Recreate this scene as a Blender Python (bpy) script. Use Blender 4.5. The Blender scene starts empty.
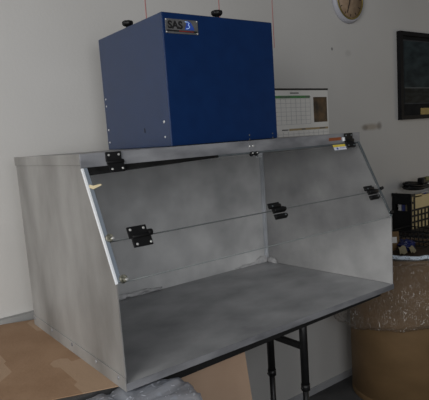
import bpy, bmesh, math, random
from mathutils import Vector, Matrix
random.seed(7)
C = bpy.context.scene.collection
Z0 = 0.763            # height of the hood floor above the room floor

# ------------------------------------------------------------------ materials
def lin(r, g, b):
    f = lambda c: (c/255/12.92) if c/255 <= .04045 else ((c/255+.055)/1.055)**2.4
    return (f(r), f(g), f(b), 1)

def mat(name, col, rough=.5, metal=0., col2=None, scale=8., detail=4., stretch=(1, 1, 1), bump=0., bscale=60., spec=.5, lo=.35, hi=.65, coat=0.):
    m = bpy.data.materials.new(name); m.use_nodes = True
    nt = m.node_tree; p = nt.nodes['Principled BSDF']
    p.inputs['Roughness'].default_value = rough; p.inputs['Metallic'].default_value = metal
    p.inputs['Specular IOR Level'].default_value = spec; p.inputs['Coat Weight'].default_value = coat
    p.inputs['Base Color'].default_value = col
    tc = nt.nodes.new('ShaderNodeTexCoord'); mp = nt.nodes.new('ShaderNodeMapping')
    mp.inputs['Scale'].default_value = stretch
    nt.links.new(tc.outputs['Object'], mp.inputs['Vector'])
    if col2 is not None:
        n = nt.nodes.new('ShaderNodeTexNoise'); n.inputs['Scale'].default_value = scale; n.inputs['Detail'].default_value = detail
        r = nt.nodes.new('ShaderNodeValToRGB')
        r.color_ramp.elements[0].position = lo; r.color_ramp.elements[0].color = col
        r.color_ramp.elements[1].position = hi; r.color_ramp.elements[1].color = col2
        nt.links.new(mp.outputs['Vector'], n.inputs['Vector']); nt.links.new(n.outputs['Fac'], r.inputs['Fac'])
        nt.links.new(r.outputs['Color'], p.inputs['Base Color'])
    if bump:
        n2 = nt.nodes.new('ShaderNodeTexNoise'); n2.inputs['Scale'].default_value = bscale; n2.inputs['Detail'].default_value = 3
        b = nt.nodes.new('ShaderNodeBump'); b.inputs['Strength'].default_value = bump; b.inputs['Distance'].default_value = .01
        nt.links.new(mp.outputs['Vector'], n2.inputs['Vector']); nt.links.new(n2.outputs['Fac'], b.inputs['Height'])
        nt.links.new(b.outputs['Normal'], p.inputs['Normal'])
    return m

def fresnel(nt, ior):
    g = nt.nodes.new('ShaderNodeNewGeometry'); mr = nt.nodes.new('ShaderNodeMapRange'); f = nt.nodes.new('ShaderNodeFresnel')
    mr.inputs['To Min'].default_value = ior; mr.inputs['To Max'].default_value = 1/ior
    nt.links.new(g.outputs['Backfacing'], mr.inputs['Value']); nt.links.new(mr.outputs['Result'], f.inputs['IOR']); return f

def plastic_film(name, scale, cover, tint=(.93, .93, .93, 1), bump=.6, haze=.1, stretch=(1, 1, 1), white=(.85, .87, .9, 1), fade=False):
    """clear wrinkled film: see-through, glossy, milky creases with glints painted in white"""
    m = bpy.data.materials.new(name); m.use_nodes = True
    nt = m.node_tree; nt.nodes.clear(); N = nt.nodes.new; L = nt.links.new
    out = N('ShaderNodeOutputMaterial'); tc = N('ShaderNodeTexCoord'); mp = N('ShaderNodeMapping'); mp.inputs['Scale'].default_value = stretch
    L(tc.outputs['Object'], mp.inputs['Vector'])
    no = N('ShaderNodeTexNoise'); no.inputs['Scale'].default_value = scale; no.inputs['Detail'].default_value = 3; no.inputs['Distortion'].default_value = 1.2
    L(mp.outputs['Vector'], no.inputs['Vector'])
    bp = N('ShaderNodeBump'); bp.inputs['Strength'].default_value = bump; bp.inputs['Distance'].default_value = .03
    L(no.outputs['Fac'], bp.inputs['Height'])
    tr = N('ShaderNodeBsdfTransparent'); tr.inputs['Color'].default_value = tint
    gl = N('ShaderNodeBsdfGlossy'); gl.inputs['Roughness'].default_value = .18; L(bp.outputs['Normal'], gl.inputs['Normal'])
    df = N('ShaderNodeBsdfDiffuse'); df.inputs['Color'].default_value = white  # one white for milky creases and painted glints
    fr = fresnel(nt, 1.5); L(bp.outputs['Normal'], fr.inputs['Normal'])
    m1 = N('ShaderNodeMixShader'); L(fr.outputs['Fac'], m1.inputs['Fac']); L(tr.outputs['BSDF'], m1.inputs[1]); L(gl.outputs['BSDF'], m1.inputs[2])
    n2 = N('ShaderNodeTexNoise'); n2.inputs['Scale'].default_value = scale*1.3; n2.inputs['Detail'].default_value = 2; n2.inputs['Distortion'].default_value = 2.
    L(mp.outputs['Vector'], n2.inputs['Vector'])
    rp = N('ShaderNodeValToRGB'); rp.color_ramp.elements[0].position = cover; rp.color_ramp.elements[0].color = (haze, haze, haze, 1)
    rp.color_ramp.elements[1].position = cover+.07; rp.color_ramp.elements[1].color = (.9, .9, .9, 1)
    if fade:      # whitened creases and painted glints gather in the low bulge of the liner
        sx = N('ShaderNodeSeparateXYZ'); L(tc.outputs['Object'], sx.inputs['Vector'])
        mr = N('ShaderNodeMapRange'); mr.inputs['From Min'].default_value = -.24; mr.inputs['From Max'].default_value = -.12; mr.inputs['To Max'].default_value = -.07
        L(sx.outputs['Z'], mr.inputs['Value'])
        ad = N('ShaderNodeMath'); L(n2.outputs['Fac'], ad.inputs[0]); L(mr.outputs['Result'], ad.inputs[1]); L(ad.outputs['Value'], rp.inputs['Fac'])
    else: L(n2.outputs['Fac'], rp.inputs['Fac'])
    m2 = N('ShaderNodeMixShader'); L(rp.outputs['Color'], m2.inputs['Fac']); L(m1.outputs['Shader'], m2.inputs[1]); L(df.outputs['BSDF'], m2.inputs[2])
    L(m2.outputs['Shader'], out.inputs['Surface'])
    return m

def acrylic(name):
    m = bpy.data.materials.new(name); m.use_nodes = True
    nt = m.node_tree; nt.nodes.clear(); N = nt.nodes.new; L = nt.links.new
    out = N('ShaderNodeOutputMaterial'); tr = N('ShaderNodeBsdfTransparent'); tr.inputs['Color'].default_value = (.965, .965, .965, 1)
    gl = N('ShaderNodeBsdfGlossy'); gl.inputs['Roughness'].default_value = .03
    fr = fresnel(nt, 1.49)
    mx = N('ShaderNodeMixShader'); L(fr.outputs['Fac'], mx.inputs['Fac']); L(tr.outputs['BSDF'], mx.inputs[1]); L(gl.outputs['BSDF'], mx.inputs[2])
    L(mx.outputs['Shader'], out.inputs['Surface'])
    return m

def wall_material():
    """painted wall with two brown scuffs and a few faint stains (object space = room space)"""
    m = mat('wall_paint', (.50, .492, .475, 1), .75, 0, (.56, .552, .535, 1), 1.3, 3, bump=.05, bscale=90)
    nt = m.node_tree; N = nt.nodes.new; L = nt.links.new; p = nt.nodes['Principled BSDF']
    src = p.inputs['Base Color'].links[0].from_socket
    tc = N('ShaderNodeTexCoord')
    def spot(cx, cz, rx, rz, col, strength, src):
        mp = N('ShaderNodeMapping'); mp.vector_type = 'POINT'
        mp.inputs['Scale'].default_value = (1/rx, 0, 1/rz); mp.inputs['Location'].default_value = (-cx/rx, 0, -cz/rz)
        L(tc.outputs['Object'], mp.inputs['Vector'])
        ln = N('ShaderNodeVectorMath'); ln.operation = 'LENGTH'; L(mp.outputs['Vector'], ln.inputs[0])
        mr = N('ShaderNodeMapRange'); mr.inputs['From Min'].default_value = .4; mr.inputs['From Max'].default_value = 1.
        mr.inputs['To Min'].default_value = strength; mr.inputs['To Max'].default_value = 0
        L(ln.outputs['Value'], mr.inputs['Value'])
        mx = N('ShaderNodeMix'); mx.data_type = 'RGBA'
        L(mr.outputs['Result'], mx.inputs['Factor']); L(src, mx.inputs['A']); mx.inputs['B'].default_value = col
        return mx.outputs['Result']
    for a in ((1.825, .505+Z0, .095, .022, (.25, .19, .12, 1), .55), (1.775, .503+Z0, .03, .02, (.12, .10, .08, 1), .5),
              (1.895, .508+Z0, .028, .026, (.12, .10, .08, 1), .55), (1.542, .88+Z0, .008, .010, (.08, .08, .08, 1), .8),
              (1.66, .865+Z0, .03, .02, (.33, .32, .31, 1), .35), (1.43, -.34+Z0, .012, .012, (.10, .10, .11, 1), .8)):
        src = spot(*a, src)
    L(src, p.inputs['Base Color'])
    return m

M = dict(
    wall=wall_material(),
    floor=mat('concrete_floor', (.045, .045, .047, 1), .6, 0, (.09, .09, .092, 1), 5, bump=.1),
    base=mat('baseboard_paint', (.31, .315, .33, 1), .6, 0, (.38, .385, .40, 1), 6),
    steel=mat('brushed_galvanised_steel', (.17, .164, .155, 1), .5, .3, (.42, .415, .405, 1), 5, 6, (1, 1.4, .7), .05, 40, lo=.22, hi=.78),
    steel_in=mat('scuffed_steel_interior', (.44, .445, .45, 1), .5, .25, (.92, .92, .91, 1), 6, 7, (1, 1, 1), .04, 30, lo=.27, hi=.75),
    steel_right_dimmed=mat('scuffed_steel_side_dimmed', (.24, .24, .245, 1), .5, .3, (.54, .54, .535, 1), 6, 7, (1, 1, 1), .04, 30, lo=.25, hi=.75),  # interior steel darkened to tone down the window light on this side
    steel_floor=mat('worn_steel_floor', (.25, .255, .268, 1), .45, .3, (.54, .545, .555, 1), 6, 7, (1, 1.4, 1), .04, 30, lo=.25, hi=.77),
    lip=mat('folded_steel_lip', (.19, .195, .21, 1), .42, .4, (.34, .345, .365, 1), 9, 4, (1, 1, 3)),
    bright=mat('bright_aluminium_trim', (.85, .88, .92, 1), .35, .2, (.92, .94, .96, 1), 12),
    trim_dark=mat('dull_edge_trim', (.10, .12, .13, 1), .45, .4, (.16, .18, .19, 1), 15),
    seam=mat('grey_seam', (.11, .125, .125, 1), .5, 0, (.16, .175, .175, 1), 15),
    caulk=mat('pale_sealant', (.42, .42, .425, 1), .6, 0, (.60, .60, .605, 1), 30),
    pane=acrylic('clear_acrylic'),
    black=mat('black_moulded_plastic', (.004, .004, .0045, 1), .45, 0, (.007, .007, .0075, 1), 30, spec=.25),
    gap_shade=mat('black_gap_shade', (.006, .006, .006, 1), .9, 0, (.012, .012, .012, 1), 30, spec=.1),  # near-black tone painted as the shade under the lip
    screw=mat('zinc_screw', (.72, .72, .70, 1), .3, .7, (.85, .85, .83, 1), 80),
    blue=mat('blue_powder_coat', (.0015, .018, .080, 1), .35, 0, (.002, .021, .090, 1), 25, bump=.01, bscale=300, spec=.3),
    blueside_lit=mat('blue_powder_coat_lit', (.006, .024, .080, 1), .24, 0, (.007, .027, .090, 1), 25, bump=.01, bscale=300, spec=.9),  # same paint as the front, lightened for the sheen of the wall
    plate=mat('metal_name_plate', (.13, .13, .13, 1), .4, .5, (.19, .19, .195, 1), 40),
    ink=mat('black_ink', (.004, .004, .005, 1), .5, 0, (.007, .007, .008, 1), 40),
    inkred=mat('red_ink', (.22, .02, .02, 1), .5, 0, (.3, .03, .03, 1), 40),
    logo=mat('logo_blue', (.02, .06, .35, 1), .5, 0, (.03, .09, .45, 1), 40),
    logolt=mat('logo_pale_blue', (.30, .48, .85, 1), .5, 0, (.4, .6, .95, 1), 40),
    card=mat('brown_cardboard', (.245, .145, .080, 1), .8, 0, (.29, .18, .105, 1), 9, 5, bump=.08, bscale=120),
    cardtan=mat('tan_cardboard', (.42, .285, .195, 1), .8, 0, (.48, .335, .235, 1), 5, 4, bump=.05),
    drum=mat('brown_fibreboard', (.150, .090, .038, 1), .7, 0, (.19, .115, .05, 1), 5, 4, (1, 1, 2), .04),
    drumin=mat('dark_fibreboard', (.035, .022, .012, 1), .8, 0, (.05, .03, .018, 1), 5),
    tabletop=mat('dark_laminate', (.035, .035, .036, 1), .35, 0, (.05, .05, .05, 1), 30),
    edge=mat('black_edge_band', (.008, .008, .008, 1), .5, 0, (.013, .013, .013, 1), 30),
    leg=mat('black_enamel_tube', (.012, .012, .013, 1), .38, .2, (.02, .02, .021, 1), 20),
    film=plastic_film('clear_plastic_liner', 34, .65, tint=(.93, .90, .87, 1), haze=.05, fade=True, stretch=(1, 1, .6), bump=.8, white=(.72, .68, .62, 1)),
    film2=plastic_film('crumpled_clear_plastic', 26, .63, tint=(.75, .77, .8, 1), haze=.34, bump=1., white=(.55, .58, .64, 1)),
    filmrim=plastic_film('bunched_plastic_edge', 40, .42, tint=(.8, .85, .92, 1), haze=.4, bump=.8, white=(.75, .85, .95, 1)),
    bluebag=mat('navy_plastic', (.006, .012, .075, 1), .3, 0, (.012, .02, .12, 1), 20, bump=.3, bscale=40),
    paper=mat('white_paper', (.72, .71, .68, 1), .8, 0, (.78, .77, .74, 1), 10),
    beige=mat('beige_paper', (.24, .21, .13, 1), .8, 0, (.30, .26, .17, 1), 10),
    manila=mat('manila_folder', (.62, .50, .26, 1), .75, 0, (.68, .55, .30, 1), 12),
    bluefile=mat('blue_folder', (.05, .06, .22, 1), .7, 0, (.06, .07, .27, 1), 12),
    olive=mat('olive_cap', (.10, .10, .02, 1), .5, 0, (.13, .13, .03, 1), 20),
    darkwood=mat('dark_stained_board', (.020, .015, .012, 1), .45, 0, (.035, .026, .02, 1), 6, 4, (1, 8, 1)),
    clockface=mat('tan_clock_face', (.27, .185, .12, 1), .55, 0, (.35, .25, .165, 1), 45, 3),
    clockrim=mat('pale_clock_case', (.38, .385, .435, 1), .5, 0, (.43, .435, .48, 1), 8),
    gold=mat('brass', (.20, .15, .04, 1), .4, .4, (.26, .20, .06, 1), 30),
    frame=mat('black_frame_wood', (.006, .006, .007, 1), .6, 0, (.009, .009, .010, 1), 20, spec=.15),
    matboard=mat('dark_mat_board', (.010, .011, .012, 1), .8, 0, (.014, .015, .016, 1), 20, spec=.1),
    fillet=mat('grey_fillet', (.035, .04, .045, 1), .7, 0, (.05, .055, .06, 1), 20, spec=.1),
    print_=mat('dark_teal_print', (.008, .014, .018, 1), .5, 0, (.030, .045, .050, 1), 9, 5, (1, 1, 2.5), spec=.1),
    printlow=mat('dark_shore_print', (.006, .008, .008, 1), .5, 0, (.020, .025, .026, 1), 14, 5, (1, 1, 4), spec=.1),
    green=mat('green_print', (.07, .22, .08, 1), .7, 0, (.10, .28, .11, 1), 30),
    grid=mat('grey_print', (.40, .40, .41, 1), .8, 0, (.44, .44, .45, 1), 30),
    tan=mat('tan_print', (.36, .28, .15, 1), .8, 0, (.42, .33, .19, 1), 30),
    photo=mat('dark_photo_print', (.02, .014, .008, 1), .5, 0, (.12, .07, .03, 1), 18, 4, (1, 1, 1)),
    redline=mat('red_marking_line', (.46, .16, .15, 1), .6, 0, (.50, .19, .18, 1), 20),
    tape=mat('masking_tape', (.72, .60, .36, 1), .7, 0, (.8, .68, .44, 1), 60),
    yellow=mat('yellow_print', (.68, .52, .06, 1), .6, 0, (.74, .58, .08, 1), 40),
    orange=mat('rust_orange_sticker', (.22, .055, .015, 1), .6, 0, (.26, .07, .02, 1), 60),
    stickerblue=mat('pale_blue_sticker', (.62, .65, .74, 1), .6, 0, (.74, .76, .82, 1), 90),
)

def patch_cardboard():
    """lighter, peeled areas on the flat sheet"""
    nt = M['card'].node_tree; N = nt.nodes.new; L = nt.links.new; p = nt.nodes['Principled BSDF']
    src = p.inputs['Base Color'].links[0].from_socket
    tc = N('ShaderNodeTexCoord'); v = N('ShaderNodeTexVoronoi'); v.inputs['Scale'].default_value = 4.2
    v.feature = 'F1'; v.distance = 'MANHATTAN'
    L(tc.outputs['Object'], v.inputs['Vector'])
    sp = N('ShaderNodeSeparateColor'); L(v.outputs['Color'], sp.inputs['Color'])
    rp = N('ShaderNodeValToRGB'); rp.color_ramp.elements[0].position = .60; rp.color_ramp.elements[0].color = (0, 0, 0, 1)
    rp.color_ramp.elements[1].position = .66; rp.color_ramp.elements[1].color = (.75, .75, .75, 1)
    L(sp.outputs['Red'], rp.inputs['Fac'])
    mx = N('ShaderNodeMix'); mx.data_type = 'RGBA'; L(rp.outputs['Color'], mx.inputs['Factor']); L(src, mx.inputs['A'])
    mx.inputs['B'].default_value = (.36, .25, .165, 1); L(mx.outputs['Result'], p.inputs['Base Color'])
patch_cardboard()

# ------------------------------------------------------------------ mesh helpers (hood frame coordinates; build() lifts by Z0)
class MB:
    def __init__(self): self.bm = bmesh.new()
    def _hull8(self, vs, mi=0):
        v = [self.bm.verts.new(c) for c in vs]
        for f in ((0, 3, 2, 1), (4, 5, 6, 7), (0, 1, 5, 4), (1, 2, 6, 5), (2, 3, 7, 6), (3, 0, 4, 7)):
            fc = self.bm.faces.new([v[i] for i in f]); fc.material_index = mi
        return self
    def box(self, x0, x1, y0, y1, z0, z1, mi=0, fn=None):
        vs = [(x0, y0, z0), (x1, y0, z0), (x1, y1, z0), (x0, y1, z0), (x0, y0, z1), (x1, y0, z1), (x1, y1, z1), (x0, y1, z1)]
        if fn: vs = [fn(*c) for c in vs]
        return self._hull8(vs, mi)
    def prism(self, pts, off, mi=0):
        """polygon given as 3-D points, extruded by vector off"""
        n = len(pts); a = [self.bm.verts.new(p) for p in pts]; b = [self.bm.verts.new(Vector(p)+Vector(off)) for p in pts]
        fs = [self.bm.faces.new(a[::-1]), self.bm.faces.new(b)]
        for i in range(n): fs.append(self.bm.faces.new((a[i], a[(i+1) % n], b[(i+1) % n], b[i])))
        for f in fs: f.material_index = mi
        return self
    def rod(self, p0, p1, r0, r1=None, n=16, mi=0, smooth=True):
        p0, p1 = Vector(p0), Vector(p1); r1 = r0 if r1 is None else r1
        d = (p1-p0).normalized(); a = d.orthogonal().normalized(); b = d.cross(a)
        A, B = [], []
        for i in range(n):
            t = 2*math.pi*i/n; e = a*math.cos(t)+b*math.sin(t)
            A.append(self.bm.verts.new(p0+e*r0)); B.append(self.bm.verts.new(p1+e*r1))
        self.bm.faces.new(A[::-1]).material_index = mi; self.bm.faces.new(B).material_index = mi
        for i in range(n):
            f = self.bm.faces.new((A[i], A[(i+1) % n], B[(i+1) % n], B[i])); f.smooth = smooth; f.material_index = mi
        return self
    def lathe(self, prof, c, n=48, axis='z', mi=0, warp=None, smooth=True, close=False):
        rings = []
        for k, (r, h) in enumerate(prof):
            ring = []
            for i in range(n):
                t = 2*math.pi*i/n; rr, hh = (r, h) if warp is None else warp(r, h, t, k)
                x, y = rr*math.cos(t), rr*math.sin(t)
                p = (c[0]+x, c[1]+y, c[2]+hh) if axis == 'z' else (c[0]+x, c[1]-hh, c[2]+y)
                ring.append(self.bm.verts.new(p))
            rings.append(ring)
        for k in range(len(rings)-1):
            for i in range(n):
                f = self.bm.faces.new((rings[k][i], rings[k][(i+1) % n], rings[k+1][(i+1) % n], rings[k+1][i])); f.smooth = smooth; f.material_index = mi
        if close:
            for rg in (rings[0], rings[-1]): self.bm.faces.new(rg).material_index = mi
        return self
    def tube(self, pts, r, n=8, mi=0):
        pts = [Vector(p) for p in pts]; rings = []; prev = None
        for i, p in enumerate(pts):
            d = (pts[min(i+1, len(pts)-1)]-pts[max(i-1, 0)]).normalized()
            a = d.orthogonal() if prev is None else prev-d*prev.dot(d)
            a.normalize(); prev = a; b = d.cross(a)
            rings.append([self.bm.verts.new(p+(a*math.cos(2*math.pi*j/n)+b*math.sin(2*math.pi*j/n))*r) for j in range(n)])
        for k in range(len(rings)-1):
            for j in range(n):
                f = self.bm.faces.new((rings[k][j], rings[k][(j+1) % n], rings[k+1][(j+1) % n], rings[k+1][j])); f.smooth = True; f.material_index = mi
        self.bm.faces.new(rings[0][::-1]); self.bm.faces.new(rings[-1])
        return self
    def blob(self, c, rx, ry, rz, amp=.2, seed=0, sub=4, clamp=None, freq=3.):
        from mathutils import noise
        t = bmesh.new(); bmesh.ops.create_icosphere(t, subdivisions=sub, radius=1)
        mp = {}
        for v in t.verts:
            d = v.co.copy(); q = d*freq+Vector((seed*7.3, seed*3.1, seed))
            k = 1+amp*(noise.noise(q)+.6*noise.noise(q*2.3)+.4*abs(noise.noise(q*4.7)))
            p = Vector((c[0]+d.x*rx*k, c[1]+d.y*ry*k, c[2]+d.z*rz*k))
            if clamp: p = Vector(clamp(*p))
            mp[v.index] = self.bm.verts.new(p)
        for f in t.faces:
            try: nf = self.bm.faces.new([mp[v.index] for v in f.verts]); nf.smooth = True
            except ValueError: pass
        t.free(); return self
    def build(self, name, mats, parent=None, bevel=0., origin=None):
        mats = mats if isinstance(mats, (list, tuple)) else [mats]
        bmesh.ops.recalc_face_normals(self.bm, faces=self.bm.faces)
        lift = Vector((0, 0, Z0))
        org = Vector(origin)+lift if origin is not None else Vector((0, 0, 0))
        if parent is not None: org = root_of(parent).location.copy()
        for v in self.bm.verts: v.co = v.co+lift-org
        me = bpy.data.meshes.new(name); self.bm.to_mesh(me); self.bm.free()
        for mm in mats: me.materials.append(mm)
        o = bpy.data.objects.new(name, me); C.objects.link(o)
        if parent is not None: o.parent = parent
        else: o.location = org
        if bevel:
            b = o.modifiers.new('bevel', 'BEVEL'); b.width = bevel; b.segments = 2; b.limit_method = 'ANGLE'
        return o
def root_of(o):
    while o.parent: o = o.parent
    return o
def tag(o, label=None, cat=None, group=None, kind=None):
    for k, v in (('label', label), ('category', cat), ('group', group), ('kind', kind)):
        if v: o[k] = v
    return o
def thing(name, loc, label, cat, group=None):
    o = bpy.data.objects.new(name, None); C.objects.link(o); o.empty_display_size = .05
    o.location = Vector(loc)+Vector((0, 0, Z0)); return tag(o, label, cat, group)

def text_mesh(body, size, font_offset=0.):
    cu = bpy.data.curves.new('lettering', 'FONT'); cu.body = body; cu.size = size; cu.offset = font_offset
    cu.align_x = 'LEFT'; cu.extrude = .0002
    o = bpy.data.objects.new('lettering', cu); C.objects.link(o)
    bpy.context.view_layer.update()
    me = bpy.data.meshes.new_from_object(o.evaluated_get(bpy.context.evaluated_depsgraph_get()))
    bpy.data.objects.remove(o); return me
def lettering(name, body, size, x, y, z, m, parent, bold=0., sx=1., rot=0.):
    """text facing -y with its lower left corner at x, z"""
    me = text_mesh(body, size, bold)
    org = root_of(parent).location
    for v in me.vertices:
        a, b = v.co.x*sx, v.co.y
        a, b = a*math.cos(rot)-b*math.sin(rot), a*math.sin(rot)+b*math.cos(rot)
        v.co = Vector((x+a, y-v.co.z, z+b+Z0))-org
    me.materials.clear(); me.materials.append(m)
    o = bpy.data.objects.new(name, me); C.objects.link(o); o.parent = parent; return o

# ------------------------------------------------------------------ setting
FZ = -Z0; YW = .69
tag(MB().box(-4, 6, YW, YW+.1, FZ, 2.0).build('wall_back', M['wall'], origin=(0, 0, -Z0)), kind='structure')
tag(MB().box(-4, 6, -4, YW, FZ-.1, FZ).build('floor', M['floor']), kind='structure')
tag(MB().box(-4, 6, YW-.006, YW, FZ, FZ+.035).box(-4, 6, YW-.009, YW, FZ+.024, FZ+.030).build('baseboard_back', M['base']), kind='structure')

# ------------------------------------------------------------------ folding table
TX0, TX1, TY0, TY1, TZ = -.80, 1.00, .055, .642, -.0178
tb = thing('folding_table', (.09, .345, FZ), 'black folding table on tube legs carrying the metal fume hood', 'table')
MB().box(TX0, TX1, TY0, TY1, TZ-.018, TZ).build('tabletop', M['tabletop'], tb, .002)
m = MB()
m.box(TX0, TX1, TY0, TY0+.018, TZ-.048, TZ-.0185).box(TX0, TX1, TY1-.018, TY1, TZ-.048, TZ-.0185)
m.box(TX0, TX0+.018, TY0+.0185, TY1-.0185, TZ-.048, TZ-.0185).box(TX1-.018, TX1, TY0+.0185, TY1-.0185, TZ-.048, TZ-.0185)
m.build('apron', M['edge'], tb)
for lx in (.80, -.55):
    for ly in (.232, .398):
        l = MB().rod((lx, ly, TZ-.019), (lx, ly, -.385), .0140).rod((lx, ly, -.385), (lx, ly, FZ+.02), .0108).build('leg', M['leg'], tb)
        MB().rod((lx, ly, -.372), (lx, ly, -.395), .0158).rod((lx-.0155, ly, -.383), (lx-.021, ly, -.383), .004).build('collar', M['leg'], l)
    MB().box(lx-.008, lx+.008, .243, .387, -.247, -.225).build('crossbar', M['leg'], tb, .002)
    MB().box(lx-.016, lx+.016, .10, .60, FZ+.003, FZ+.022).build('foot_bar', M['leg'], tb, .004)
tb.rotation_euler.z = math.radians(1.5)
tag(MB().box(-4, .03, .668, YW, -.034, -.003).build('trim_1', mat('grey_ledge', (.26, .26, .255, 1), .6, 0, (.30, .30, .295, 1), 9)), kind='structure')
# ------------------------------------------------------------------ cardboard sheet on the table
def clip_rect():
    a = math.radians(-19.5); ux, uy = math.cos(a), math.sin(a); vx, vy = -uy, ux
    o = (.016, .030)
    P = [(.075, 0), (.075, .57), (-.90, .57), (-.90, 0)]
    pts = [(o[0]+s*ux+t*vx, o[1]+s*uy+t*vy) for s, t in P]
    out = []
    ym, xm = .667, -.78
    def clip(pts, f, cut):
        res = []
        for i in range(len(pts)):
            p, q = pts[i], pts[(i+1) % len(pts)]
            fp, fq = f(p), f(q)
            if fp <= 0: res.append(p)
            if (fp < 0 < fq) or (fq < 0 < fp):
                k = fp/(fp-fq); res.append((p[0]+(q[0]-p[0])*k, p[1]+(q[1]-p[1])*k))
        return res
    pts = clip(pts, lambda p: p[1]-ym, None); return clip(pts, lambda p: xm-p[0], None)
tag(MB().prism([(x, y, TZ) for x, y in clip_rect()], (0, 0, .0016)).build('cardboard_sheet', M['card'], origin=(-.2, .35, TZ)),
    'flat brown cardboard sheet with pale scuffed patches lying on the table beside the metal hood', 'cardboard')
# cardboard panel standing under the table
m = MB().prism([(-.12, .088, -.072), (.402, .088, -.072), (.508, .125, FZ), (-.10, .125, FZ)], (0, .005, 0))
tag(m.build('cardboard_board', M['cardtan'], origin=(.2, .12, FZ)), 'tan cardboard board standing upright beneath the table edge behind the crumpled plastic', 'cardboard')
# crumpled plastic bag in front of the table
def cl(x, y, z): return (x, min(y, .048), min(z, -.0235))
m = MB()
from mathutils import noise
prof = [(.0, -.740), (.8, -.755), (1.1, -.70), (1.12, -.50), (1.06, -.30), (1.02, -.15), (1.03, -.085), (1.03, -.050), (1.0, -.030), (.9, -.021), (.5, -.019), (.02, -.019)]
def wb(r, h, t, k):
    q = Vector((math.cos(t)*2.2, math.sin(t)*2.2, h*9))
    w = 1+.10*noise.noise(q*1.5)+.10*abs(noise.noise(q*3.1))+.06*abs(noise.noise(q*6.3))
    return r*w*.14, h
m.lathe(prof, (-.014, -.01, 0), 96, warp=wb)
for v in m.bm.verts:
    v.co.y = -.055+(v.co.y+.01)*.72
    if v.co.y > .046: v.co.y = .046
    v.co.z = max(v.co.z, FZ+.001)
    if v.co.z > -.2: v.co.z = min(v.co.z+.022*noise.noise(v.co*32), -.0190-.10*max(0, -v.co.y-.04))
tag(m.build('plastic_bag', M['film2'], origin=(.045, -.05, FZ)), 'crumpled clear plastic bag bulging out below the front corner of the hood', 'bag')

# ------------------------------------------------------------------ fume hood
W, D, H, YT, ZB, ZL = .966, .590, .490, .119, .2185, .460
WI, DI = .928, .550
hood = thing('fume_hood', (W/2, D/2, -.016), 'grey sheet metal fume hood with sloping clear front shield, standing on the table', 'fume hood')
side = lambda x: [(x, .0015, .0), (x, .0015, ZB), (x, YT, ZL), (x, YT, H-.003), (x, D, H-.003), (x, D, .0)]
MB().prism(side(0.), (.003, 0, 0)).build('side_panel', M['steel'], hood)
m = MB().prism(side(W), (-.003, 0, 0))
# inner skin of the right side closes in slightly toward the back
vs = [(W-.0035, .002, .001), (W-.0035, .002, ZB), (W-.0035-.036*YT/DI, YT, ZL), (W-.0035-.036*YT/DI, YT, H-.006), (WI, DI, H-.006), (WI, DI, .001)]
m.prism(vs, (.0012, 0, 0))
m.build('side_panel', M['steel_right_dimmed'], hood)
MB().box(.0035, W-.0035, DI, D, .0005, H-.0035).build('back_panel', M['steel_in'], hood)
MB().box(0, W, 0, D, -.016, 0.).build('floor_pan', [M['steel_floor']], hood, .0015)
MB().box(0, W, -.0022, -.0002, -.016, .0012).build('floor_lip', M['lip'], hood, .0008)
# base flange up the left side, with rivets
bf = MB().box(-.0025, -.0003, -.0022, D, -.016, .014).build('base_flange', M['steel'], hood, .0006)
for y in (.577, .434, .290, .144, .03):
    MB().rod((-.0023, y, .006), (-.0045, y, .006), .0050, .0034, 12).build('rivet', M['lip'], bf)
MB().box(0, W, YT-.002, D, H-.003, H).build('top_panel', M['steel'], hood)
fl = MB().box(-.0030, -.0003, YT, D+.002, H-.024, H+.0006).build('top_flange', M['steel'], hood, .0006)
MB().box(-.0030, W+.001, YT-.005, YT-.0022, ZL, H+.0006).build('front_lip', M['lip'], hood, .0008)
MB().box(.004, W-.012, YT-.0018, YT+.012, ZL, ZL+.003).build('lip_return', M['trim_dark'], hood)

# sloped front: s along the slope, h out of the plane
UY, UZ = .44201, .89701
def inc(x, s, h): return (x, s*UY-h*UZ, ZB+s*UZ+h*UY)
m = MB().box(.0010, .0125, .002, .268, .0005, .0035, fn=inc)
m.build('shield_track', M['trim_dark'], hood)
MB().box(.0030, .0115, .003, .266, .0036, .0052, fn=inc).build('shield_track_face', mat('blue_grey_track', (.22, .26, .31, 1), .4, .4, (.28, .32, .37, 1), 20), hood)
MB().box(-.0026, .0028, .0, .266, .0003, .0056, fn=inc).build('edge_trim', M['bright'], hood, .0006)
MB().box(W-.0085, W-.001, .002, .268, .0005, .0045, fn=inc).build('edge_trim', M['trim_dark'], hood, .0006)
SE = .092
for s0, s1, nm in ((.002, SE-.0012, 'lower_shield'), (SE+.0012, .2555, 'upper_shield')):
    sh = MB().box(.0135, W-.0095, s0, s1, .0008, .0058, fn=inc).build(nm, M['pane'], hood)
MB().box(.0135, W-.0095, SE-.0008, SE+.0008, .0008, .0059, fn=inc).build('seam_strip', M['seam'], hood)
MB().box(.0135, W-.0095, .0004, .0018, .0008, .0058, fn=inc).build('edge_strip', mat('green_grey_edge', (.22, .25, .25, 1), .4, 0, (.3, .33, .33, 1), 20), hood)
# dark strip added as the shade in the gap under the lip, wide at the left and running out to the right
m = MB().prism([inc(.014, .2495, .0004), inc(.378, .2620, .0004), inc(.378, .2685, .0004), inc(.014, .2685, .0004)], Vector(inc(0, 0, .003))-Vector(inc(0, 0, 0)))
m.build('gap_shade_strip', M['gap_shade'], hood)
MB().box(.3785, W-.012, .2635, .2675, .0004, .003, fn=inc).build('gap_shade_strip', M['trim_dark'], hood)

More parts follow.
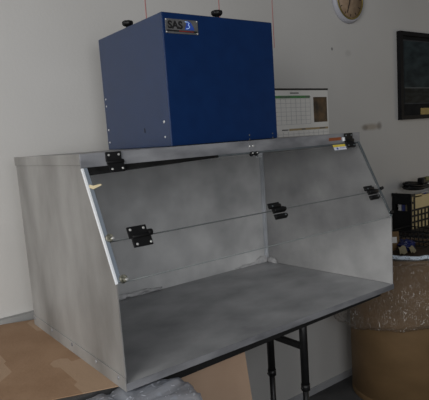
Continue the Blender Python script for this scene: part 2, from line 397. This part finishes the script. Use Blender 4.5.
def screw(p, n, r, parent, m=None):
    p, n = Vector(p), Vector(n).normalized()
    MB().rod(p, p+n*.0012, r, r*.72, 12).build('screw', m or M['screw'], parent)
NI = (0, -UZ, UY)
def top_hinge(x, sm='screw', nm='hinge'):
    hx = x-.0235
    m = MB()
    m.box(hx-.003, hx+.036, YT-.0092, YT-.0052, .4685, .4905)                                # leaf on the lip
    m.box(hx, hx+.040, .2490, .2760, .0066, .0112, fn=inc)                              # leaf on the shield
    m.rod(inc(hx-.001, .2730, .0095), inc(hx+.041, .2730, .0095), .0052, n=14)
    m.box(hx+.002, hx+.038, .2485, .2640, .0060, .0085, fn=inc)
    o = m.build(nm, M['black'], hood, .001)
    tag(o, 'black plastic hinge')
    for dx in (.004, .029): screw((hx+dx, YT-.0092, .4835), (0, -1, 0), .0030, o, M[sm])
    for dx in (.007, .033): screw(inc(hx+dx, .2550, .0112), NI, .0030, o, M[sm])
    return o
def seam_hinge(x, bright=True, SE=SE):
    m = MB()
    if bright:
        m.box(x-.027, x+.021, SE-.003, SE+.0235, .0062, .0105, fn=inc)
        m.box(x-.022, x+.026, SE-.0245, SE+.003, .0062, .0106, fn=inc)
        m.rod(inc(x-.020, SE, .0085), inc(x+.022, SE, .0085), .0055, n=14)
        m.rod(inc(x+.0205, SE+.004, .0095), inc(x+.031, SE+.004, .0095), .0075, n=14)
    else:
        SE = 0.0885                                           # three knuckled fingers
        m.box(x-.026, x+.014, SE+.008, SE+.0235, .0062, .0105, fn=inc)
        m.rod(inc(x-.026, SE+.013, .0105), inc(x+.014, SE+.013, .0105), .0055, n=14)
        m.box(x-.018, x+.026, SE-.006, SE+.010, .0062, .0110, fn=inc)
        m.rod(inc(x-.014, SE+.002, .0105), inc(x+.028, SE+.002, .0105), .0062, n=14)
        m.box(x-.018, x+.024, SE-.0235, SE-.009, .0062, .0105, fn=inc)
        m.rod(inc(x-.017, SE-.016, .0105), inc(x+.025, SE-.016, .0105), .0055, n=14)
    o = m.build('hinge', M['black'], hood, .0012); tag(o, 'black plastic hinge')
    if bright:
        for dx, ds in ((-.020, .016), (.013, .016), (-.013, -.018), (.021, -.018)): screw(inc(x+dx, SE+ds, .0105), NI, .0033, o)
    else:
        for dx, ds in ((-.018, .013), (.016, -.016)): screw(inc(x+dx, SE+ds, .0158), NI, .0026, o, M['trim_dark'])
    return o
top_hinge(.0835); top_hinge(.912, 'trim_dark')
seam_hinge(.083); seam_hinge(.500, bright=False); seam_hinge(.907, bright=False)
# small bracket with bolts in the middle of the lip
b = MB().box(.482, .508, YT-.0062, YT-.0052, .466, .488).build('lip_bracket', M['lip'], hood)
for x in (.487, .500): screw((x, YT-.0062, .4755), (0, -1, 0), .0036, b)
for x in (.4905, .507):
    MB().rod(inc(x, .2605, .001), inc(x, .2605, .011), .0060, .0050, 14).build('washer', M['black'], b)
    screw(inc(x, .2605, .011), NI, .0026, b)
# thumb knobs on the shield edges
for x, s in ((.0125, .100), (.0155, .008)):
    m = MB().rod(inc(x, s, .0035), inc(x, s, .012), .0095, .0080, 14).rod(inc(x+.003, s-.003, .012), inc(x+.003, s-.003, .0145), .0050, .004, 12)
    k = m.build('thumb_knob', mat('dull_brass_knob', (.07, .07, .05, 1), .35, .5, (.35, .34, .28, 1), 160), hood)
    screw(inc(x+.004, s-.004, .0145), NI, .0036, k)
for x, s in ((.970, .097), (.967, .014)):
    MB().rod(inc(x-.004, s, .004), inc(x-.004, s, .013), .0055, .0048, 14).build('thumb_knob', M['black'], hood)
# tape flag and stickers
MB().prism([inc(.002, .219, .0060), inc(.010, .214, .0062), inc(.032, .2215, .0066), (inc(.030, .2245, .0066)), inc(.012, .2225, .0062), inc(.004, .226, .0060)], Vector(NI)*.0006).build('tape_flag', M['tape'], hood)
st = MB().box(.826, .884, .2440, .2545, .0062, .0066, fn=inc).build('caution_sticker', M['stickerblue'], hood)
MB().box(.826, .884, .2547, .2625, .0062, .0067, fn=inc).build('yellow_band', M['yellow'], st)
MB().box(.838, .8450, .2462, .2525, .00665, .0068, fn=inc).box(.854, .882, .2500, .2508, .00665, .0068, fn=inc).box(.854, .880, .2520, .2527, .00665, .0068, fn=inc).build('printing', M['logo'], st)
MB().box(.814, .872, YT-.0056, YT-.0051, .470, .4795).build('warning_strip', M['orange'], hood)
MB().box(.8790, .8850, YT-.0100, YT-.0052, .4665, .478).build('hinge_tab', M['bright'], hood)
# inner corner angle, sealant
xc, yc = WI-.0008, DI-.0005
m = MB().box(xc-.012, xc, yc-.002, yc, .003, .455).box(xc-.002, xc+.0005, yc-.011, yc-.002, .003, .455)
ca = m.build('corner_angle', mat('bright_angle', (.42, .44, .46, 1), .4, .5, (.62, .64, .67, 1), 22, 3, (1, 1, .5)), hood)
m = MB().box(xc-.030, xc-.001, yc-.004, yc-.002, .418, .443).build('corner_bracket', M['bright'], hood)
for q in ((xc-.022, .437), (xc-.010, .437), (xc-.022, .424)): screw((q[0], yc-.004, q[1]), (0, -1, 0), .003, m, M['trim_dark'])
m = MB().blob((xc-.03, yc-.003, .004), .035, .0035, .020, .5, 3).blob((xc-.002, yc-.03, .004), .003, .026, .016, .5, 5)
m.blob((xc-.09, yc-.002, .003), .06, .003, .007, .5, 6)
for v in m.bm.verts: v.co.z = max(v.co.z, .0005)
m.build('sealant', M['caulk'], hood)
m = MB()
for k in range(9):
    x = .07+k*.042+random.uniform(-.01, .01)
    m.blob((x, yc-.002, .006+random.uniform(0, .008)), .030, .0022, .0055*random.uniform(.6, 1.5), .5, k+11, 3)
for v in m.bm.verts: v.co.z = max(v.co.z, .0005)
m.build('sealant', M['caulk'], hood)

# ------------------------------------------------------------------ blue filter unit on top
X0, X1, Y0, Y1, ZT = .2964, .684, .2077, .585, .8352
fu = thing('filter_unit', ((X0+X1)/2, (Y0+Y1)/2, H+.0006), 'dark blue metal filter box with name plate standing on the grey hood', 'filter box')
MB().box(X0, X1, Y0, Y1, H+.0008, ZT).build('cabinet', M['blueside_lit'], fu, .0025)
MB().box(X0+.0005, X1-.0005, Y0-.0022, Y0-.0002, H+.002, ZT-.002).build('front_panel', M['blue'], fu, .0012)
def knob(x, y):
    m = MB().rod((x, y, ZT), (x, y, ZT+.010), .0065, n=14)
    prof = [(.006, .010), (.0125, .011), (.0155, .015), (.0155, .021), (.0135, .024), (.004, .0245), (.0001, .0245)]
    m.lathe(prof, (x, y, ZT), 48, warp=lambda r, h, t, k: (r*(1+.07*math.cos(7*t)) if r > .008 else r, h))
    m.build('thumb_knob', M['black'], fu)
knob(.500, .235); knob(.318, .425)
for y, z in ((.570, .553), (.570, .514), (.570, .650), (.570, .628), (.236, .557), (.236, .517)):
    screw((X0, y, z), (-1, 0, 0), .0045 if y < .3 and z > .53 else .0034, fu)
MB().box(X0-.0004, X0+.001, .339, .344, .533, .546).build('slot', M['ink'], fu)
for x, z in ((.570, .506), (.570, .482+.012), (.664, .506), (.664, .494)):
    screw((x, Y0-.0022, z), (0, -1, 0), .0026, fu, M['plate'])
np_ = MB().box(.3040, .4075, Y0-.0038, Y0-.0022, .7815, .8185).build('name_plate', M['plate'], fu, .0006)
YP = Y0-.0038
lettering('lettering', 'SAS', .0265, .3110, YP-.0001, .7945, M['ink'], np_, bold=.0011, sx=1.10)
# emblem: a blue sail-like mark over a pale curl
MB().prism([(.3640, YP, .7925), (.3725, YP, .8165), (.3830, YP, .8135), (.3920, YP, .8010), (.3945, YP, .7925)], (0, -.0003, 0)).build('emblem', M['logo'], np_)
m = MB(); pts = []
for i in range(15):
    a = math.radians(150-i*20); pts.append((.3745+.0052*math.cos(a), YP-.0007, .8085+.0042*math.sin(a)))
m.tube([(.3660, YP-.0007, .8130), (.3735, YP-.0007, .8128), (.3790, YP-.0007, .8090), (.3760, YP-.0007, .8055), (.3800, YP-.0007, .8010), (.3770, YP-.0007, .7965), (.3690, YP-.0007, .7955)], .0014)
m.build('emblem', M['logolt'], np_)
MB().box(.3075, .4035, YP-.0003, YP, .7862, .7905).build('printed_band', M['ink'], np_)
MB().box(.345, .392, YP-.0005, YP-.0002, .7873, .7893).build('printed_band', M['inkred'], np_)
for x in (.3068, .4045):
    for z in (.7845, .8155): screw((x, YP, z), (0, -1, 0), .0024, np_)

# ------------------------------------------------------------------ drum with liner, at the right
cx, cy = 1.672, .420
dr = thing('fibre_drum', (cx, cy, FZ), 'tall brown fibre drum standing on the floor right of the hood', 'drum')
MB().lathe([(.0005, FZ), (.244, FZ), (.25, FZ+.004), (.25, -.073), (.247, -.070), (.244, -.074), (.244, FZ+.012), (.0005, FZ+.012)], (cx, cy, 0), 72).build('barrel', M['drum'], dr)
MB().lathe([(.2502, FZ+.001), (.2508, FZ+.002), (.2508, FZ+.028), (.2502, FZ+.03)], (cx, cy, 0), 72).build('bottom_hoop', M['drum'], dr)
MB().lathe([(.2502, -.088), (.2530, -.086), (.2530, -.070), (.247, -.0685), (.2435, -.071), (.2435, -.085)], (cx, cy, 0), 72).build('rim', M['drum'], dr)
lprof = [(.236, -.17), (.238, -.13), (.240, -.095), (.243, -.064), (.251, -.060), (.262, -.064), (.265, -.09), (.268, -.14), (.272, -.20), (.279, -.26), (.290, -.31), (.300, -.345), (.300, -.372), (.288, -.388), (.268, -.385)]
def wl(r, h, t, k):
    q = Vector((math.cos(t)*3, math.sin(t)*3, h*5))
    a = max(0, (k-5)/9)
    w = noise.noise(q*1.3)*.020*a+abs(noise.noise(q*3.3))*.012*(.3+a)+max(0, math.cos(t-2.35))**4*.035*a
    if k < 5: w = -abs(w)*.5
    return r+w, h+.045*a*max(0, math.cos(t-4.6))+.012*a*noise.noise(q*1.1)+(.004*noise.noise(q*4) if 2 < k < 7 else 0)
lp = MB().lathe(lprof, (cx, cy, 0), 144, warp=wl)
ln_ = lp.build('plastic_liner', M['film'], origin=(cx, cy, -.05))
tag(ln_, 'clear wrinkled plastic liner folded over the rim of the brown drum', 'liner')
m = MB(); pts = []
for i in range(60):
    t = math.radians(165+i*2.4); q = Vector((math.cos(t)*5, math.sin(t)*5, 2))
    pts.append((cx+(.250+.006*noise.noise(q))*math.cos(t), cy+(.250+.006*noise.noise(q))*math.sin(t), -.054+.006*noise.noise(q*1.7)))
m.tube(pts, .0085, 8)
m.build('bunched_edge', M['filmrim'], ln_)
# rubbish in the drum
FILL = -.090
tag(MB().lathe([(.0005, FILL-.16), (.205, FILL-.14), (.222, FILL-.02), (.17, FILL), (.0005, FILL+.012)], (cx, cy, 0), 48,
    warp=lambda r, h, t, k: (r, h+.02*noise.noise(Vector((r*20*math.cos(t), r*20*math.sin(t), 1)))))
    .build('rubbish_heap', M['drumin'], origin=(cx, cy, FILL)), 'dark heap of rubbish filling the lined brown drum', 'rubbish', kind='stuff')

# ------------------------------------------------------------------ shelf bench, crate
bx0, bx1, by0, by1, bz = 1.978, 2.62, .455, .684, -.064
bn = thing('side_bench', (2.27, .57, FZ), 'dark wooden bench against the wall under the black crate', 'bench')
MB().box(bx0, bx1, by0, by1, bz-.03, bz).build('bench_top', M['darkwood'], bn, .002)
MB().box(bx0+.02, bx1-.02, by0+.02, by0+.04, bz-.10, bz-.0305).build('apron', M['darkwood'], bn)
for x in (bx0+.03, bx1-.03):
    for y in (by0+.06, by1-.04): MB().box(x-.02, x+.02, y-.018, y+.018, FZ, bz-.0305).build('leg', M['darkwood'], bn, .002)

kx0, kx1, ky0, ky1, kz0, kz1 = 1.984, 2.36, .572, .683, bz, .1415
cr = thing('file_crate', ((kx0+kx1)/2, (ky0+ky1)/2, kz0), 'black plastic grid crate full of folders on the bench by the wall', 'crate')
def grid_front(y, d):
    m = MB()
    m.box(kx0, kx1, y, y+d, kz0, kz0+.018)                                      # bottom rail
    xs = [kx0]
    # holes: first narrow column full height, then a wide cut-out above three rows
    m.box(kx0, kx0+.010, y, y+d, kz0+.018, kz1)
    px = [kx0+.030+i*.034 for i in range(10)]
    for i, x in enumerate(px):
        top = kz1 if i in (0,) else kz0+.122
        if x+.009 < kx1-.01: m.box(x, x+.0095 if i else x+.010, y, y+d, kz0+.018, top)
    for z in (kz0+.050, kz0+.083):
        m.box(kx0, kx1, y+.0004, y+d-.0004, z, z+.0100)
    m.box(kx0, kx1, y+.0004, y+d-.0004, kz0+.114, kz0+.124)
    for z in (kz0+.154,): m.box(kx0, kx0+.036, y+.0004, y+d-.0004, z, z+.011)
    m.box(kx0, kx0+.040, y-.001, y+d, kz1-.012, kz1)
    m.box(kx1-.012, kx1, y, y+d, kz0+.018, kz1)
    return m
grid_front(ky0, .004).build('front_grid', M['black'], cr)
grid_front(ky1-.004, .004).build('back_grid', M['black'], cr)
for x, nm in ((kx0, 'end_panel'), (kx1-.004, 'end_panel')):
    m = MB(); ya, yb = ky0+.0045, ky1-.0045
    m.box(x, x+.004, ya, yb, kz0, kz0+.115).box(x, x+.004, ya, yb, kz0+.150, kz1)
    m.box(x, x+.004, ya, ya+.018, kz0+.115, kz0+.150).box(x, x+.004, yb-.014, yb, kz0+.115, kz0+.150)
    m.build(nm, M['black'], cr)
m = MB().box(kx0-.006, kx0-.0002, ky0-.003, ky1, kz1-.014, kz1+.004).build('rim', M['black'], cr, .002)
MB().box(kx0+.0045, kx1-.0045, ky0+.0045, ky1-.0045, kz0, kz0+.004).build('crate_floor', M['black'], cr)
# folders standing inside (one behind the other)
fz = kz0+.0045
for i, (dy, m_, h, lab) in enumerate(((.0055, 'manila', .178, 'tan manila folder at the open front of the black crate'),
                                   (.030, 'beige', .172, 'dull beige folder standing second from the front inside the black crate'),
                                   (.050, 'bluefile', .168, 'dark blue folder seen through the crate end slot'),
                                   (.072, 'paper', .168, 'white paper folder behind the blue folder in the crate'))):
    y = ky0+dy
    m = MB().box(kx0+.010, kx1-.012, y, y+.0025, fz, fz+h).box(kx0+.010, kx1-.012, y+.006, y+.0085, fz, fz+h+.006)
    m.box(kx0+.010, kx1-.012, y, y+.0085, fz, fz+.002)
    m.box(kx0+.05+.06*i, kx0+.12+.06*i, y+.006, y+.0083, fz+h, fz+h+.014)
    f = m.build('file_folder', M[m_], origin=((kx0+kx1)/2, y, fz)); tag(f, lab, 'folder', 'folders in the black crate')
# dark coiled cable with a plug on top of the crate
m = MB(); pts = []
for i in range(150):
    t = i*.19; r = .05+.013*math.sin(i*.13)
    pts.append((kx0+.135+1.7*r*math.cos(t), (ky0+ky1)/2-.004+.62*r*math.sin(t), kz1+.024+.012*math.sin(t*.7+i*.05)+.00012*i))
m.tube(pts, .0065, 8)
cb = tag(m.build('cable_coil', M['black'], origin=(kx0+.13, .62, kz1)), 'black cable coiled on top of the file crate', 'cable')
MB().box(kx0+.12, kx0+.185, .575, .61, kz1+.042, kz1+.074).build('plug', M['black'], cb, .006)
MB().box(kx0+.150, kx0+.19, .573, .588, kz1+.055, kz1+.078).build('cap', M['olive'], cb, .004)

# loose rubbish poking out of the drum
def crumple(name, m_, c, rx, ry, rz, seed, label, cat, sub=4):
    return tag(MB().blob(c, rx, ry, rz, .5, seed, sub).build(name, M[m_], origin=c), label, cat)
def leaf(name, m_, x, y, z, w, h, rz, rx, label, cat, grp=None):
    c, s = math.cos(rz), math.sin(rz); mb = MB(); n = 6
    rows = [[mb.bm.verts.new((x+(i/n-.5)*w*c-(math.sin(rx)*(j/3)*h)*s, y+(i/n-.5)*w*s+(math.sin(rx)*(j/3)*h)*c, z+math.cos(rx)*h*j/3+.004*math.sin(i*1.3+j))) for i in range(n+1)] for j in range(4)]
    for j in range(3):
        for i in range(n): mb.bm.faces.new((rows[j][i], rows[j][i+1], rows[j+1][i+1], rows[j+1][i]))
    o = mb.build(name, M[m_], origin=(x, y, z)); s_ = o.modifiers.new('thick', 'SOLIDIFY'); s_.thickness = .0015
    return tag(o, label, cat, grp)
crumple('navy_bag', 'bluebag', (1.672, .405, -.050), .040, .032, .024, 2, 'crumpled navy blue plastic bag lying on top of the rubbish in the drum', 'bag')
fp = MB().prism([(1.596, .440, -.070), (1.652, .426, -.070), (1.650, .428, .016), (1.600, .441, .020)], (.0008, .003, 0)).build('cardboard_flap', M['drum'], origin=(1.62, .44, -.07))
tag(fp, 'brown cardboard flap with a white label standing up in the drum by the hood', 'cardboard')
MB().prism([(1.604, .4385, -.034), (1.637, .430, -.036), (1.636, .4305, -.008), (1.604, .4390, -.005)], (-.0002, -.001, 0)).build('label', M['paper'], fp)
leaf('beige_scrap', 'beige', 1.600, .372, -.074, .040, .035, -.3, .35, 'beige paper scrap lying in the drum left of its neighbour scrap', 'paper scrap')
leaf('beige_scrap', 'beige', 1.650, .352, -.074, .035, .030, -.1, .5, 'beige paper scrap lying in the drum right of its neighbour scrap', 'paper scrap')
# black wire basket lying on the rubbish
m = MB(); B = (1.785, .42)
for k in range(4):
    z = -.064+k*.022; w, h = .050+.005*k, .070+.005*k
    m.tube([(B[0]-w, B[1]-h, z), (B[0]+w, B[1]-h, z), (B[0]+w, B[1]+h, z), (B[0]-w, B[1]+h, z), (B[0]-w, B[1]-h, z)], .003, 6)
for i in range(7):
    y = B[1]-.066+i*.022
    m.tube([(B[0]-.064, y, .003), (B[0]-.049, y, -.066), (B[0]+.049, y, -.066), (B[0]+.064, y, .003)], .0022, 6)
tag(m.build('wire_basket', M['black'], origin=(B[0], B[1], -.07)), 'black wire basket dumped in the right side of the drum', 'basket')
# ------------------------------------------------------------------ things on the wall
# clock
ck = thing('wall_clock', (1.650, YW, 1.100), 'round wall clock with pale case and tan face at the top of the picture', 'clock')
KX, KZ = 1.664, 1.114
MB().lathe([(.0005, .0003), (.111, .0003), (.112, .004), (.106, .016), (.101, .0195), (.0965, .0195), (.0965, .016), (.0005, .016)], (KX, YW, KZ), 64, 'y').build('clock_case', M['clockrim'], ck)
MB().lathe([(.0965, .0165), (.0965, .021), (.090, .022), (.0895, .0165)], (KX, YW, KZ), 64, 'y').build('bezel', [M['gold']], ck)
MB().lathe([(.0895, .0163), (.0895, .0180), (.0005, .0180)], (KX, YW, KZ), 64, 'y').build('clock_face', M['clockface'], ck)
for k in range(12):
    a = math.radians(30*k); c_, s_ = math.cos(a), math.sin(a)
    MB().rod((KX+.072*s_, YW-.0186, KZ+.072*c_), (KX+.082*s_, YW-.0186, KZ+.082*c_), .0016, n=6).build('hour_mark', M['ink'], ck)
def hand(ang, L_, w):
    a = math.radians(ang); s_, c_ = math.sin(a), math.cos(a); y = YW-.0195
    p = lambda r, q: (KX+r*s_+q*c_, y, KZ+r*c_-q*s_)
    MB().prism([p(-.012, -w), p(L_, -w*.5), p(L_, w*.5), p(-.012, w)], (0, -.0012, 0)).build('hand', M['ink'], ck)
hand(201, .072, .0028); hand(62, .048, .0034)
MB().rod((KX, YW-.0185, KZ), (KX, YW-.023, KZ), .004, n=12).build('hub', M['ink'], ck)

# framed picture
px0, px1, pz0, pz1 = 2.062, 2.585, .531, .992
pf = thing('framed_picture', ((px0+px1)/2, YW, (pz0+pz1)/2), 'black framed dark landscape picture with brass plate on the right wall', 'picture')
t = .036
m = MB()
def mold(pts): m.prism(pts, (0, -.022, 0))
yw = YW-.0005
mold([(px0, yw, pz0), (px1, yw, pz0), (px1-t, yw, pz0+t*.6), (px0+t*.7, yw, pz0+t*.6)])
mold([(px0, yw, pz1), (px1, yw, pz1), (px1-t, yw, pz1-t*.6), (px0+t*.7, yw, pz1-t*.6)])
mold([(px0, yw, pz0), (px0, yw, pz1), (px0+t*.7, yw, pz1-t*.6), (px0+t*.7, yw, pz0+t*.6)])
mold([(px1, yw, pz0), (px1, yw, pz1), (px1-t, yw, pz1-t*.6), (px1-t, yw, pz0+t*.6)])
m.build('frame', M['frame'], pf)
MB().box(px0+.02, px1-.02, YW-.010, YW-.003, pz0+.018, pz1-.018).build('mat_board', M['matboard'], pf)
ix0, ix1, iz0, iz1 = 2.102, 2.545, .613, .951
MB().box(ix0, ix1, YW-.012, YW-.0102, iz0, iz1).build('fillet', M['fillet'], pf)
pr = MB().box(ix0+.006, ix1-.006, YW-.0135, YW-.0122, .700, iz1-.006).build('print', M['print_'], pf)
MB().box(ix0+.006, ix1-.006, YW-.0135, YW-.0122, iz0+.006, .6995).build('print_foreground', M['printlow'], pf)
MB().box(ix0+.006, ix1-.006, YW-.0140, YW-.0136, .697, .7015).build('horizon_line', mat('pale_horizon', (.05, .06, .065, 1), .6, 0, (.09, .10, .11, 1), 14, 3, (1, 1, 6)), pf)
MB().box(2.262, 2.385, YW-.0125, YW-.0102, .552, .589).build('brass_plate', M['gold'], pf)

# calendar
cx0, cx1, cz0, cz1 = 1.045, 1.496, .395, .690
cal = thing('wall_calendar', ((cx0+cx1)/2, YW, (cz0+cz1)/2), 'white two month paper calendar on the wall behind the blue filter box', 'calendar')
MB().box(cx0, cx1, YW-.0025, YW-.0008, cz0, cz1).build('sheet', M['paper'], cal)
MB().box(cx0-.003, cx1+.001, YW-.0040, YW-.0008, cz1, cz1+.008).build('binding', M['ink'], cal)
y0, y1 = YW-.0031, YW-.0026
MB().box(1.060, 1.372, y0, y1, .655, .6665).build('month_band', M['green'], cal)
m = MB()
for r in range(7): m.box(1.06, 1.372, y0, y1, .540+r*.0185, .5412+r*.0185)
for c in range(11): m.box(1.06+c*.0312, 1.0614+c*.0312, y0, y1, .540, .654)
for r in range(6): m.box(1.06, 1.488, y0, y1, .405+r*.0185, .4062+r*.0185)
for c in range(14): m.box(1.06+c*.0329, 1.0614+c*.0329, y0, y1, .405, .508)
m.build('day_grid', M['grid'], cal)
MB().box(1.230, 1.490, y0, y1, .5125, .5215).build('month_band', M['tan'], cal)
MB().box(1.395, 1.487, y0, y1, .545, .659).build('photo', M['photo'], cal)
gi = mat('grey_ink', (.12, .12, .12, 1), .8, 0, (.16, .16, .16, 1), 50)
for a, b, z in ((1.245, 1.300, .675), (1.185, 1.245, .6580), (1.345, 1.375, .6580), (1.185, 1.225, .5145), (1.31, 1.335, .5145), (1.43, 1.47, .5145)):
    MB().box(a, b, y0-.0004, y0-.0001, z, z+.005).build('month_name', gi, cal)

# red lines down the wall
for x, z0, z1, lab in ((.543, .55, 1.9, 'thin red line down the wall behind the left of the blue box'),
                       (.877, 1.015-.4, 1.9, 'faint thin red line down the wall behind the middle of the blue box'),
                       (1.166, .868, 1.9, 'thin red line down the wall just right of the blue box')):
    w = .0014
    tag(MB().box(x-w, x+w, YW-.0012, YW-.0002, z0, z1).build('red_line', M['redline'], origin=(x, YW, z0)), lab, 'line mark', 'red lines on the wall')

# ------------------------------------------------------------------ light
def area(name, loc, target, sx, sy, power, col=(1, 1, 1)):
    l = bpy.data.lights.new(name, 'AREA'); l.shape = 'RECTANGLE'; l.size = sx; l.size_y = sy; l.energy = power; l.color = col
    o = bpy.data.objects.new(name, l); C.objects.link(o); o.location = Vector(loc)+Vector((0, 0, Z0))
    o.rotation_euler = (Vector(target)+Vector((0, 0, Z0))-o.location).to_track_quat('-Z', 'Y').to_euler(); return o
area('window_light', (-1.9, -1.0, .9), (.4, .6, .2), 1.3, 1.3, 41, (1, .985, .96))
area('front_fill', (-.5, -2.4, .75), (.5, .4, -.1), 1.8, 1.2, 19, (.97, .98, 1))  # added fill behind the camera, brightens under the table; no known lamp
area('warm_fill', (3.7, -.6, .3), (2.2, .7, .4), .8, .8, 3, (1, .84, .6))  # unseen fill added to tint the right wall warm
w = bpy.data.worlds.new('room_ambient'); bpy.context.scene.world = w; w.use_nodes = True
w.node_tree.nodes['Background'].inputs['Color'].default_value = (.92, .95, 1, 1)
w.node_tree.nodes['Background'].inputs['Strength'].default_value = .10

# ------------------------------------------------------------------ camera
cam = bpy.data.cameras.new('camera'); co = bpy.data.objects.new('camera', cam); C.objects.link(co)
yaw, pit, rol = .6304446, .13910105, -.07145542
f = Vector((math.sin(yaw)*math.cos(pit), math.cos(yaw)*math.cos(pit), -math.sin(pit)))
r = Vector((math.cos(yaw), -math.sin(yaw), 0)); u = r.cross(f)
r2 = math.cos(rol)*r+math.sin(rol)*u; u2 = -math.sin(rol)*r+math.cos(rol)*u
mw = Matrix((r2, u2, -f)).transposed().to_4x4(); mw.translation = Vector((-.45342, -.95658, .50399+Z0))
co.matrix_world = mw
cam.sensor_width = 36; cam.lens = 36*516.745/429
cam.shift_x = 7.5816/429; cam.shift_y = 11.363/429; cam.clip_start = .02
sc = bpy.context.scene; sc.camera = co
sc.view_settings.view_transform = 'Standard'; sc.view_settings.look = 'None'; sc.view_settings.exposure = 0
